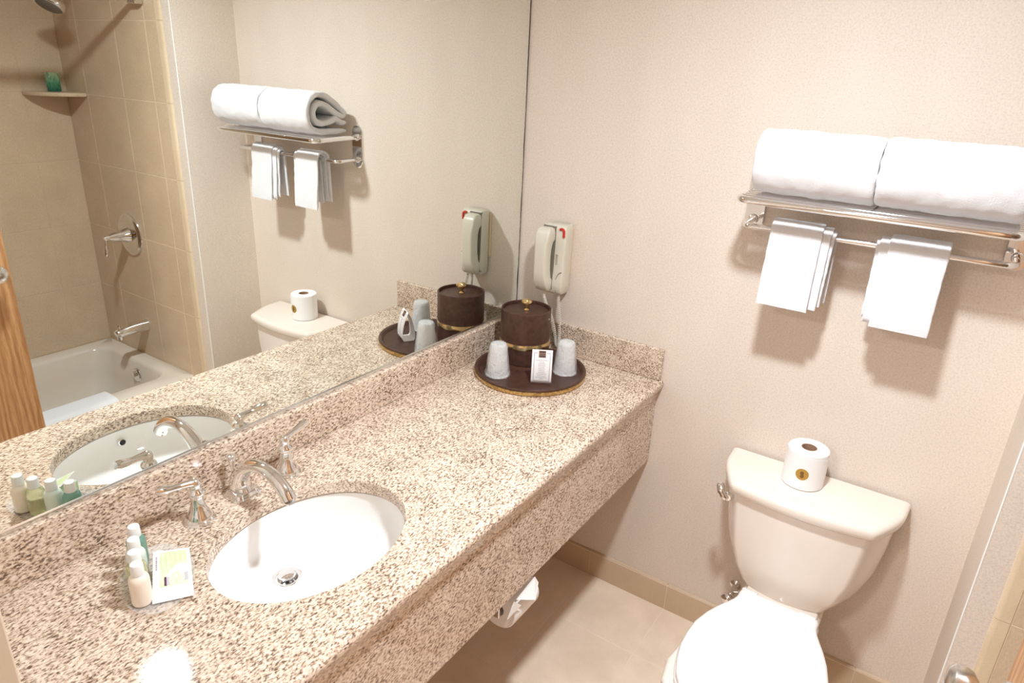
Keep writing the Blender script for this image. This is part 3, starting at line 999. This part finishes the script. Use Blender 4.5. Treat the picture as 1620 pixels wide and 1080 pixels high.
def cup(c, seed, label):
    t = thing('wrapped_cup', (c[0], c[1], ZT), label, 'cup', 'wrapped plastic cups on the tray')
    h, r0, r1 = 0.104, 0.0345, 0.0250
    pr = [(r0 + 0.001, 0.0), (r0 + 0.002, 0.002), (r0 + 0.001, 0.004), (r0 - 0.001, 0.005), (r0 - 0.002, 0.02), (r1 + 0.001, h - 0.006), (r1 - 0.001, h - 0.001), (r1 - 0.004, h), (0, h - 0.002)]
    pr_in = [(0, h - 0.0035), (r1 - 0.0045, h - 0.002), (r0 - 0.0035, 0.02), (r0 - 0.002, 0.004), (r0 + 0.001, 0.0)]
    MB().lathe(pr + pr_in, (c[0], c[1], ZT + 0.0004), 36, cap=False).build('cup_body', 'cup', t, smooth=True)
    rings_ = []
    for (r, z) in ((r0 + 0.0045, 0.0006), (r0 + 0.0042, 0.010), (r0 + 0.001, 0.025), (r0 - 0.001, 0.045), (r1 + 0.0065, 0.065), (r1 + 0.0045, 0.085), (r1 + 0.0035, 0.098), (r1 - 0.002, 0.106), (r1 - 0.012, 0.1085), (0.002, 0.108)):
        ring_ = []
        for k in range(44):
            a = 2 * PI * k / 44
            d = 1 + 0.08 * noise.noise((math.cos(a) * 2.2 + seed, math.sin(a) * 2.2, z * 45)) + 0.05 * noise.noise((math.cos(a) * 7 + seed, math.sin(a) * 7, z * 90))
            ring_.append((c[0] + r * d * math.cos(a), c[1] + r * d * math.sin(a), ZT + z + (0.003 * noise.noise((a, seed, 3)) if z > 0.1 else 0)))
        rings_.append(ring_)
    MB().loft(rings_, False, True).build('plastic_wrapper', 'film', t, smooth=True, angle=80)
    return t


cup((0.146, -0.318), 1.0, 'upturned plastic cup in clear wrapper on the tray, nearer the mirror')
cup((0.300, -0.166), 5.0, 'upturned plastic cup in clear wrapper on the tray, nearer the back wall splash')

# tent card
tc = thing('tent_card', (0.277, -0.272, ZT), 'small white folded tent card with printed list on the brown tray', 'card')
ux = Vector((0.857, 0.515, 0)); uy = Vector((0.515, -0.857, 0)); uz = Vector((0, 0, 1))
T0 = Vector((0.277, -0.272, ZT + 0.0006))


def tp_pt(a, b, c):
    return T0 + ux * a + uy * b + uz * c


prof_c = smooth_path([(0.017, 0.0, 0), (0.0225, 0.012, 0), (0.0205, 0.045, 0), (0.012, 0.078, 0), (0.0, 0.103, 0)], 5)
fr_ = [(p.x, p.y) for p in prof_c]
bk_ = [(-x, z) for x, z in reversed(fr_)]
loop = fr_ + bk_[1:]
w2 = 0.031
inner_l = [(x * 0.97 - (0.0005 if x > 0 else -0.0005), max(z - 0.0006, 0.0007)) for x, z in loop]
mb = MB()
n_ = len(loop)
vv = []
for a in (-w2, w2):
    vv += [tp_pt(a, b, c) for b, c in loop]
    vv += [tp_pt(a, b, c) for b, c in inner_l]
ff = []
for i in range(n_):
    j = (i + 1) % n_
    ff += [(i, j, 2 * n_ + j, 2 * n_ + i), (n_ + i, 3 * n_ + i, 3 * n_ + j, n_ + j), (i, n_ + i, n_ + j, j), (2 * n_ + i, 2 * n_ + j, 3 * n_ + j, 3 * n_ + i)]
mb.add(vv, ff).build('folded_card', 'card', tc)


def card_b(c):
    return interp([(p.y, p.x) for p in prof_c], c)


def card_strip(mbx, a0, a1, c0, c1, lift=0.0004, n=3):
    rings_ = []
    for k in range(n + 1):
        c = c0 + (c1 - c0) * k / n
        b = card_b(c)
        rings_.append([tp_pt(a0, b, c), tp_pt(a0, b + lift, c), tp_pt(a1, b + lift, c), tp_pt(a1, b, c)])
    mbx.loft(rings_)


mb = MB()
card_strip(mb, -0.0245, -0.0235, 0.010, 0.094, n=10); card_strip(mb, 0.0235, 0.0245, 0.010, 0.094, n=10)
card_strip(mb, -0.0245, 0.0245, 0.0095, 0.0105); card_strip(mb, -0.0245, -0.0135, 0.0935, 0.0945); card_strip(mb, 0.0135, 0.0245, 0.0935, 0.0945)
mb.build('printed_frame', 'ink', tc)
mb = MB(); card_strip(mb, -0.011, 0.011, 0.0815, 0.1005, n=6); em = mb.build('emblem', 'emblem', tc)
mb = MB(); card_strip(mb, -0.009, 0.009, 0.0835, 0.0885, 0.0006); card_strip(mb, -0.009, 0.009, 0.0900, 0.0925, 0.0006); card_strip(mb, -0.009, 0.009, 0.0945, 0.0990, 0.0006)
mb.build('emblem_bands', 'ink_dark', em)
mb = MB()
for k, hw_ in enumerate((0.018, 0.008, 0.010, 0.011, 0.009, 0.010, 0.009, 0.010, 0.015, 0.013, 0.017, 0.006)):
    c = 0.0735 - k * 0.0052
    a = -hw_
    while a < hw_ - 0.001:
        w_ = min(random.uniform(0.002, 0.005), hw_ - a)
        card_strip(mb, a, a + w_, c, c + 0.0016, n=1)
        a += w_ + 0.0009
mb.build('printed_lines', 'ink_light', tc)

# ------------------------------------------------------------------ wall telephone
ph = thing('telephone', (0.165, 0.0, 1.07), 'putty coloured wall telephone with red lamp and coiled cord', 'telephone')
MB().box(0.120, 0.2045, -0.008, 0.0, 1.125, 1.278).build('mounting_plate', 'phone_plate', ph, bevel=0.003)
mb = MB()
zz = [(1.066, 0.036, 0.048), (1.075, 0.040, 0.055), (1.10, 0.0415, 0.057), (1.15, 0.042, 0.052), (1.22, 0.042, 0.050), (1.28, 0.042, 0.050), (1.289, 0.040, 0.046), (1.2915, 0.036, 0.040)]
PXC = 0.166
mb.loft([[(PXC + x, y, z) for x, y in rrect(0, -0.008 - d / 2, hx, d / 2, min(0.008, d / 3), 4)] for z, hx, d in zz])
mb.build('phone_base', 'phone', ph, smooth=True, angle=50)
# handset lying in the left half
HXc = 0.1465
hs = [(1.073, 0.018, 0.060, 0.074), (1.078, 0.0235, 0.060, 0.086), (1.095, 0.0250, 0.060, 0.098), (1.112, 0.0250, 0.060, 0.104), (1.122, 0.0228, 0.066, 0.107), (1.15, 0.0218, 0.070, 0.110), (1.18, 0.0215, 0.071, 0.111), (1.215, 0.0218, 0.070, 0.111), (1.236, 0.0228, 0.064, 0.109), (1.246, 0.0250, 0.056, 0.107), (1.265, 0.0250, 0.056, 0.103), (1.279, 0.0230, 0.058, 0.095), (1.284, 0.018, 0.064, 0.084)]
mb = MB()
mb.loft([[(HXc + x, y, z) for x, y in rrect(0, -(d0 + d1) / 2, hx, (d1 - d0) / 2, 0.007, 4)] for z, hx, d0, d1 in hs])
hset = mb.build('handset', 'phone', ph, smooth=True, angle=50)
# shadow gap put in as a dark filler under the handset top and side
MB().loft([[(HXc - 0.021, -0.05, z), (HXc + 0.0258, -0.05, z), (HXc + 0.0258, y, z), (HXc - 0.021, y, z)] for z, y in ((1.080, -0.0645), (1.10, -0.0660), (1.15, -0.0612), (1.22, -0.0590), (1.2865, -0.0590))]).build('handset_gap_shade', 'phone_dark', ph)
mb = MB()
mb.tube(smooth_path([(0.186, -0.0585, 1.2795), (0.194, -0.0590, 1.2815), (0.2005, -0.0590, 1.2765), (0.2015, -0.0590, 1.266), (0.2015, -0.0590, 1.2560)], 4), 0.0042, 8)
mb.build('red_message_lamp', 'red', ph, smooth=True)
mb = MB()
for k in range(7):
    mb.box(0.1765, 0.1845, -0.0598, -0.0575, 1.165 + k * 0.005, 1.167 + k * 0.005)
mb.build('speaker_slots', 'phone_dark', ph)
pth = [(0.204 - 0.0205 * math.sin(a), -0.0660, 1.108 + 0.042 * math.cos(a) - 0.0) for a in [PI * k / 12 * 0.75 for k in range(13)]]
MB().tube([(p[0], -0.0625, p[2] - 0.008) for p in pth], 0.0012, 6).build('thumb_curve', 'phone_dark', ph, smooth=True)
MB().lathe([(0.006, 0.0), (0.0045, -0.022), (0, -0.022)], (0.150, -0.071, 1.074), 12).build('strain_relief', 'cord', hset, smooth=True)
# coiled cord: down to the tray and back up to the base
ctrl = smooth_path([(0.150, -0.071, 1.052), (0.158, -0.064, 1.02), (0.173, -0.048, 0.97), (0.184, -0.040, 0.915), (0.191, -0.040, 0.885), (0.200, -0.043, 0.885), (0.203, -0.046, 0.92), (0.200, -0.048, 0.98), (0.193, -0.048, 1.03), (0.186, -0.040, 1.068)], 12)
pts = []
N_ = 900
for i in range(N_ + 1):
    u = i / N_ * (len(ctrl) - 1.001)
    k = int(u); p = ctrl[k].lerp(ctrl[min(k + 1, len(ctrl) - 1)], u - k)
    t_ = (ctrl[min(k + 1, len(ctrl) - 1)] - ctrl[k]).normalized()
    s1 = t_.cross(Vector((0, 1, 0))).normalized(); s2 = t_.cross(s1)
    a = 2 * PI * i / N_ * 75
    pts.append(p + (s1 * math.cos(a) + s2 * math.sin(a)) * 0.0046)
MB().tube(pts, 0.0016, 5).build('coiled_cord', 'cord', ph, smooth=True)

# ------------------------------------------------------------------ toiletries beside the sink
DC = Vector((0.190, -1.447)); da = Vector((0.87, -0.49)).normalized(); db = Vector((0.49, 0.87))


def dish_ring(a, b, z, n=48):
    return [(DC.x + da.x * a * math.cos(t) + db.x * b * math.sin(t), DC.y + da.y * a * math.cos(t) + db.y * b * math.sin(t), z) for t in [2 * PI * k / n for k in range(n)]]


dish = MB().loft([dish_ring(0.090, 0.054, H), dish_ring(0.092, 0.056, H + 0.001), dish_ring(0.097, 0.061, H + 0.009), dish_ring(0.0985, 0.0625, H + 0.010), dish_ring(0.097, 0.061, H + 0.0105), dish_ring(0.0915, 0.0555, H + 0.004), dish_ring(0.088, 0.052, H + 0.003), dish_ring(0.02, 0.012, H + 0.003)]).build('amenity_dish', 'clear', smooth=True, origin=(DC.x, DC.y, H))
tag(dish, 'clear oval plastic dish holding toiletries beside the sink', 'dish')
ZB = H + 0.0034


def bottle(x, y, body_m, label, printed):
    t = thing('toiletry_bottle', (x, y, ZB), label, 'bottle', 'small toiletry bottles on the clear dish')
    pr = [(0, 0.0), (0.0145, 0.0), (0.0165, 0.0015), (0.017, 0.005), (0.017, 0.046), (0.0165, 0.051), (0.0145, 0.0555), (0.0112, 0.0585), (0.0095, 0.060), (0, 0.060)]
    b = MB().lathe(pr, (x, y, ZB), 30).build('bottle_body', body_m, t, smooth=True)
    MB().lathe([(0, 0.0602), (0.0105, 0.0602), (0.0108, 0.062), (0.0104, 0.0795), (0.0096, 0.0815), (0.0080, 0.0820), (0, 0.0822)], (x, y, ZB), 28).build('cap', 'cap', t, smooth=True)
    return t


bottle(0.222, -1.494, 'lotion', 'toiletry bottle of opaque cream lotion, first in the row from the front', True)
bottle(0.1885, -1.480, 'liq_yellow', 'toiletry bottle of pale yellow gel between cream and mint ones', True)
bottle(0.154, -1.462, 'liq_mint', 'toiletry bottle of pale mint lotion next to the teal one', True)
bottle(0.119, -1.442, 'liq_teal', 'toiletry bottle of clear teal gel, nearest the backsplash', True)

# soap carton under the leaning pouch
cx_ = Vector((0.523, 0.852, 0)); cyv = Vector((-0.852, 0.523, 0))
S0 = Vector((0.207, -1.424, ZB))
mb = MB()
vs8 = [S0 + cx_ * a + cyv * b + uz * c for c in (0, 0.026) for a, b in ((-0.026, -0.016), (0.026, -0.016), (0.026, 0.017), (-0.026, 0.017))]
soap = mb.add(vs8, [(3, 2, 1, 0), (4, 5, 6, 7), (0, 1, 5, 4), (1, 2, 6, 5), (2, 3, 7, 6), (3, 0, 4, 7)]).build('soap_carton', 'soap_green', bevel=0.002)
tag(soap, 'pale green soap carton lying under the printed pouch on the dish', 'soap')

pou = thing('soap_pouch', (0.225, -1.442, ZB), 'white printed sachet with soap picture propped on the dish', 'sachet')
Q00 = Vector((0.2425, -1.4890, ZB + 0.0015)); Q10 = Vector((0.2790, -1.4330, ZB + 0.0015))
Q01 = Vector((0.1720, -1.4400, 0.8985)); Q11 = Vector((0.2110, -1.3930, 0.8985))


def pq(u, v, lift=0.0):
    p = Q00 * (1 - u) * (1 - v) + Q10 * u * (1 - v) + Q01 * (1 - u) * v + Q11 * u * v
    nn = (Q10 - Q00).cross(Q01 - Q00).normalized()
    bulge = 0.003 * math.sin(PI * min(max(u, 0), 1)) * math.sin(PI * min(max(v, 0), 1))
    return p + nn * (bulge + lift)


def pq_grid(mbx, u0, u1, v0, v1, lift, n=8, base=-0.0012):
    vv_, ff_ = [], []
    for i in range(n + 1):
        for j in range(n + 1):
            vv_.append(pq(u0 + (u1 - u0) * i / n, v0 + (v1 - v0) * j / n, lift))
    o_ = len(vv_)
    for i in range(n + 1):
        for j in range(n + 1):
            vv_.append(pq(u0 + (u1 - u0) * i / n, v0 + (v1 - v0) * j / n, base))
    W_ = n + 1
    for i in range(n):
        for j in range(n):
            a = i * W_ + j
            ff_.append((a, a + W_, a + W_ + 1, a + 1))
            ff_.append((o_ + a, o_ + a + 1, o_ + a + W_ + 1, o_ + a + W_))
    for k in range(n):
        for a, b in ((k * W_, (k + 1) * W_), (k * W_ + n, (k + 1) * W_ + n), (k, k + 1), (n * W_ + k, n * W_ + k + 1)):
            ff_.append((a, b, o_ + b, o_ + a))
    mbx.add(vv_, ff_)


mb = MB(); pq_grid(mb, 0, 1, 0, 1, 0.0, 10); pou_b = mb.build('sachet_body', 'card', pou, smooth=True)
mb = MB(); pq_grid(mb, 0.19, 0.90, 0.27, 0.97, 0.0004, 6, 0.0001); pp = mb.build('printed_panel', 'leaf_print', pou, smooth=True)


def pq_poly(poly, lift, name, m, parent):
    n__ = len(poly)
    vv_ = [pq(u, v, lift) for u, v in poly] + [pq(u, v, 0.0002) for u, v in poly]
    MB().add(vv_, [tuple(range(n__))] + [(i, (i + 1) % n__, n__ + (i + 1) % n__, n__ + i) for i in range(n__)]).build(name, m, parent)


pq_poly([(0.34, 0.28), (0.90, 0.34), (0.90, 0.50), (0.34, 0.44)], 0.0009, 'printed_soap_side', 'soap_grey', pp)
pq_poly([(0.34, 0.44), (0.90, 0.50), (0.90, 0.66), (0.78, 0.69), (0.60, 0.66), (0.45, 0.56)], 0.0010, 'printed_soap_top', 'soap_white', pp)
pq_poly([(0.30, 0.29), (0.355, 0.28), (0.355, 0.45), (0.30, 0.45)], 0.0012, 'printed_plum_end', 'purple', pp)
mb = MB()
v_ = 0.62
for wdt in (0.05, 0.035, 0.045, 0.03, 0.05, 0.03, 0.04):
    pq_grid(mb, 0.08, 0.115, v_, v_ + wdt * 0.7, 0.0006, 1, 0.0001)
    v_ += wdt
mb.build('printed_lettering', 'ink_light', pou)

# ------------------------------------------------------------------ bath tub and shower, seen in the mirror
tub = thing('bathtub', (1.985, -1.05, 0.0), 'cream alcove bathtub along the tiled wall seen in the mirror', 'bathtub')


def tub_ring(x0, x1, y0, y1, r, z, n=8):
    return [(x, y, z) for x, y in rrect((x0 + x1) / 2, (y0 + y1) / 2, abs(x1 - x0) / 2, abs(y1 - y0) / 2, r, n)]


yA, yZ = -0.288, -1.808
R0 = [tub_ring(XT + 0.004, 2.363, yA, yZ, 0.004, 0.0), tub_ring(XT + 0.004, 2.363, yA, yZ, 0.004, 0.28), tub_ring(XT, 2.363, yA, yZ, 0.004, 0.30), tub_ring(XT, 2.363, yA, yZ, 0.006, 0.320), tub_ring(XT + 0.004, 2.363, yA, yZ, 0.010, 0.329), tub_ring(XT + 0.012, 2.362, yA - 0.002, yZ, 0.012, 0.332),
      tub_ring(1.705, 2.300, -0.350, -1.715, 0.085, 0.332), tub_ring(1.715, 2.292, -0.358, -1.705, 0.085, 0.328), tub_ring(1.722, 2.286, -0.366, -1.695, 0.085, 0.315), tub_ring(1.735, 2.270, -0.385, -1.64, 0.09, 0.20), tub_ring(1.755, 2.250, -0.405, -1.58, 0.10, 0.09), tub_ring(1.80, 2.21, -0.45, -1.52, 0.10, 0.055), tub_ring(1.90, 2.10, -0.60, -1.40, 0.06, 0.05)]
MB().loft(R0).build('tub_shell', 'tub', tub, smooth=True, angle=50)
MB().lathe([(0.036, 0.0), (0.036, -0.006), (0.031, -0.011), (0.0, -0.013)], (1.966, -0.374, 0.262), 28, 'y').build('overflow_plate', 'chrome', tub, smooth=True)
MB().box(1.958, 1.974, -0.399, -0.384, 0.258, 0.284).build('trip_lever', 'chrome', tub, bevel=0.003)

val_ = thing('shower_valve', (1.995, -0.287, 0.945), 'round chrome shower valve with lever on the tiled wall, seen in the mirror', 'valve')
VC = (1.995, -0.287, 0.945)
MB().lathe([(0.099, 0.0), (0.098, -0.006), (0.090, -0.009), (0.086, -0.012), (0.075, -0.013), (0.045, -0.015), (0, -0.015)], VC, 48, 'y').build('escutcheon', 'chrome', val_, smooth=True)
MB().lathe([(0.038, -0.014), (0.036, -0.024), (0.028, -0.040), (0.025, -0.060), (0.021, -0.078), (0.015, -0.095), (0.012, -0.108), (0.013, -0.118), (0.009, -0.124), (0, -0.125)], VC, 28, 'y').build('valve_hub', 'chrome', val_, smooth=True)
MB().tube(smooth_path([(1.995, -0.395, 0.949), (1.993, -0.404, 0.935), (1.992, -0.408, 0.90), (1.992, -0.412, 0.862)], 5), [0.009] * 4 + [0.0065] * 6 + [0.009] * 5 + [0.006], 14).build('valve_lever', 'chrome', val_, smooth=True)

tsp = thing('tub_spout', (1.978, -0.287, 0.47), 'chrome tub spout below the shower valve, seen in the mirror', 'spout')
SPP = smooth_path([(1.978, -0.2865, 0.498), (1.978, -0.33, 0.499), (1.978, -0.38, 0.497), (1.978, -0.425, 0.490), (1.978, -0.437, 0.486)], 4)
MB().tube(SPP, [interp([(0, 0.029), (0.3, 0.027), (0.8, 0.021), (1, 0.017)], i / (len(SPP) - 1)) for i in range(len(SPP))], 20).build('spout_body', 'chrome', tsp, smooth=True)
MB().lathe([(0.015, 0.0), (0.014, -0.022), (0, -0.022)], (1.978, -0.420, 0.482), 16).build('spout_outlet', 'chrome', tsp, smooth=True)
MB().lathe([(0.004, 0.0), (0.004, 0.012), (0.007, 0.016), (0.006, 0.022), (0, 0.023)], (1.978, -0.420, 0.508), 12).build('diverter_knob', 'chrome', tsp, smooth=True)

shw = thing('shower_sprayer', (1.97, -0.287, 2.0), 'chrome shower head on an arm high on the tiled wall', 'shower head')
MB().lathe([(0.030, 0.0), (0.029, -0.004), (0.012, -0.008), (0, -0.008)], (1.97, -0.287, 2.03), 24, 'y').build('flange', 'chrome', shw, smooth=True)
MB().tube(smooth_path([(1.97, -0.29, 2.03), (1.97, -0.36, 2.035), (1.967, -0.41, 2.01), (1.965, -0.44, 1.965)], 5), 0.0095, 12).build('arm', 'chrome', shw, smooth=True)
hd = Vector((-0.12, -0.50, -0.86)).normalized(); e1 = hd.cross(Vector((1, 0, 0))).normalized(); e2 = hd.cross(e1)
HB = Vector((1.965, -0.44, 1.968))


def head_ring(r, h, n=28):
    return [HB + hd * h + (e1 * math.cos(2 * PI * k / n) + e2 * math.sin(2 * PI * k / n)) * r for k in range(n)]


MB().loft([head_ring(r, h) for r, h in ((0.014, 0.0), (0.016, 0.018), (0.020, 0.03), (0.040, 0.052), (0.052, 0.062), (0.055, 0.070), (0.055, 0.082), (0.050, 0.086))]).build('head', 'chrome', shw, smooth=True)
MB().loft([head_ring(r, h) for r, h in ((0.050, 0.084), (0.044, 0.088), (0.0, 0.088))], False, True).build('spray_face', 'rubber', shw, smooth=True)

rod = thing('shower_curtain_rod', (1.645, -1.05, 1.93), 'chrome shower curtain rod with wall brackets above the tub edge', 'curtain rod')
MB().tube([(1.645, -0.30, 1.945), (1.645, -1.80, 1.945)], 0.0125, 16).build('rod', 'chrome', rod, smooth=True)
for y0_, y1_ in ((-0.287, -0.325), (-1.811, -1.772)):
    MB().box(1.618, 1.672, y0_, y1_, 1.916, 1.974).build('bracket', 'satin', rod, bevel=0.006)

# corner shelf with soap box
pts_ = [(2.3645, -0.2875)] + [(2.3645 - 0.188 * math.sin(PI / 2 * k / 14), -0.2875 - 0.188 * math.cos(PI / 2 * k / 14)) for k in range(15)]
cs = MB().prism(pts_, 1.543, 1.560).build('corner_shelf', 'tile', bevel=0.005)
tag(cs, 'tan quarter round corner shelf on the shower wall, seen in the mirror', 'shelf')
B0 = Vector((2.312, -0.360, 1.5602)); bxv = Vector((0.35, 0.937, 0)); byv = Vector((0.937, -0.35, 0))
vs8 = [B0 + bxv * a + byv * b + uz * c for c in (0, 0.080) for a, b in ((-0.027, -0.012), (0.027, -0.012), (0.027, 0.012), (-0.027, 0.012))]
sb = MB().add(vs8, [(3, 2, 1, 0), (4, 5, 6, 7), (0, 1, 5, 4), (1, 2, 6, 5), (2, 3, 7, 6), (3, 0, 4, 7)]).build('soap_box', 'box_print', bevel=0.0015)
tag(sb, 'green leaf printed soap box standing on the corner shelf', 'soap box')

# folded bath mat over the tub edge
bm_path = [(1.592, 0.19), (1.591, 0.27), (1.592, 0.322), (1.602, 0.340), (1.640, 0.3435), (1.690, 0.3435), (1.704, 0.338), (1.713, 0.325), (1.719, 0.30), (1.721, 0.285)]


def drape(path, thick, y0, y1, name, m, ny=24):
    P = smooth_path([(p[0], p[1], 0) for p in path], 5)
    n = len(P)
    up = []
    for i, p in enumerate(P):
        t = (P[min(n - 1, i + 1)] - P[max(0, i - 1)]).normalized()
        up.append((p, Vector((-t.y, t.x, 0))))
    rings_ = []
    for j in range(ny + 1):
        y = y0 + (y1 - y0) * j / ny
        ring_ = [(p.x + nn.x * thick, y, p.y + nn.y * thick + 0.0008 * noise.noise((p.x * 60, y * 60, 1))) for p, nn in up] + [(p.x, y, p.y) for p, nn in reversed(up)]
        rings_.append(ring_)
    return MB().loft(rings_).build(name, m, smooth=True, angle=60)


bmat = drape(bm_path, 0.014, -1.30, -0.655, 'bath_mat', 'terry')
tag(bmat, 'white folded bath mat draped over the tub edge, seen in the mirror', 'bath mat')

# ------------------------------------------------------------------ door
door = thing('door_1', (1.46, -1.37, 0.0), 'honey oak door standing open beside the tub, seen in the mirror', 'door')
door['kind'] = 'structure'
del door['category']
MB().box(1.442, 1.478, -1.760, -0.996, 0.010, 2.035).build('door_panel', 'oak', door, bevel=0.0015)
KC = (1.442, -1.052, 1.030)
MB().lathe([(0.033, 0.0), (0.032, -0.005), (0.026, -0.009), (0.014, -0.011), (0.012, -0.024), (0.016, -0.032), (0.026, -0.040), (0.0295, -0.050), (0.0285, -0.060), (0.021, -0.067), (0.0, -0.069)], KC, 32, 'x').build('door_knob', 'satin', door, smooth=True)
MB().lathe([(0.033, 0.0), (0.032, 0.005), (0.026, 0.009), (0.014, 0.011), (0.012, 0.024), (0.016, 0.032), (0.026, 0.040), (0.0295, 0.050), (0.0285, 0.060), (0.021, 0.067), (0.0, 0.069)], (1.478, -1.052, 1.030), 32, 'x').build('door_knob', 'satin', door, smooth=True)
MB().box(1.448, 1.472, -0.9965, -0.9945, 1.00, 1.06).build('latch_plate', 'satin', door)
for z in (0.25, 1.02, 1.80):
    MB().lathe([(0.007, 0.0), (0.007, 0.09)], (1.482, -1.767, z), 12).build('hinge', 'satin', door, smooth=True)
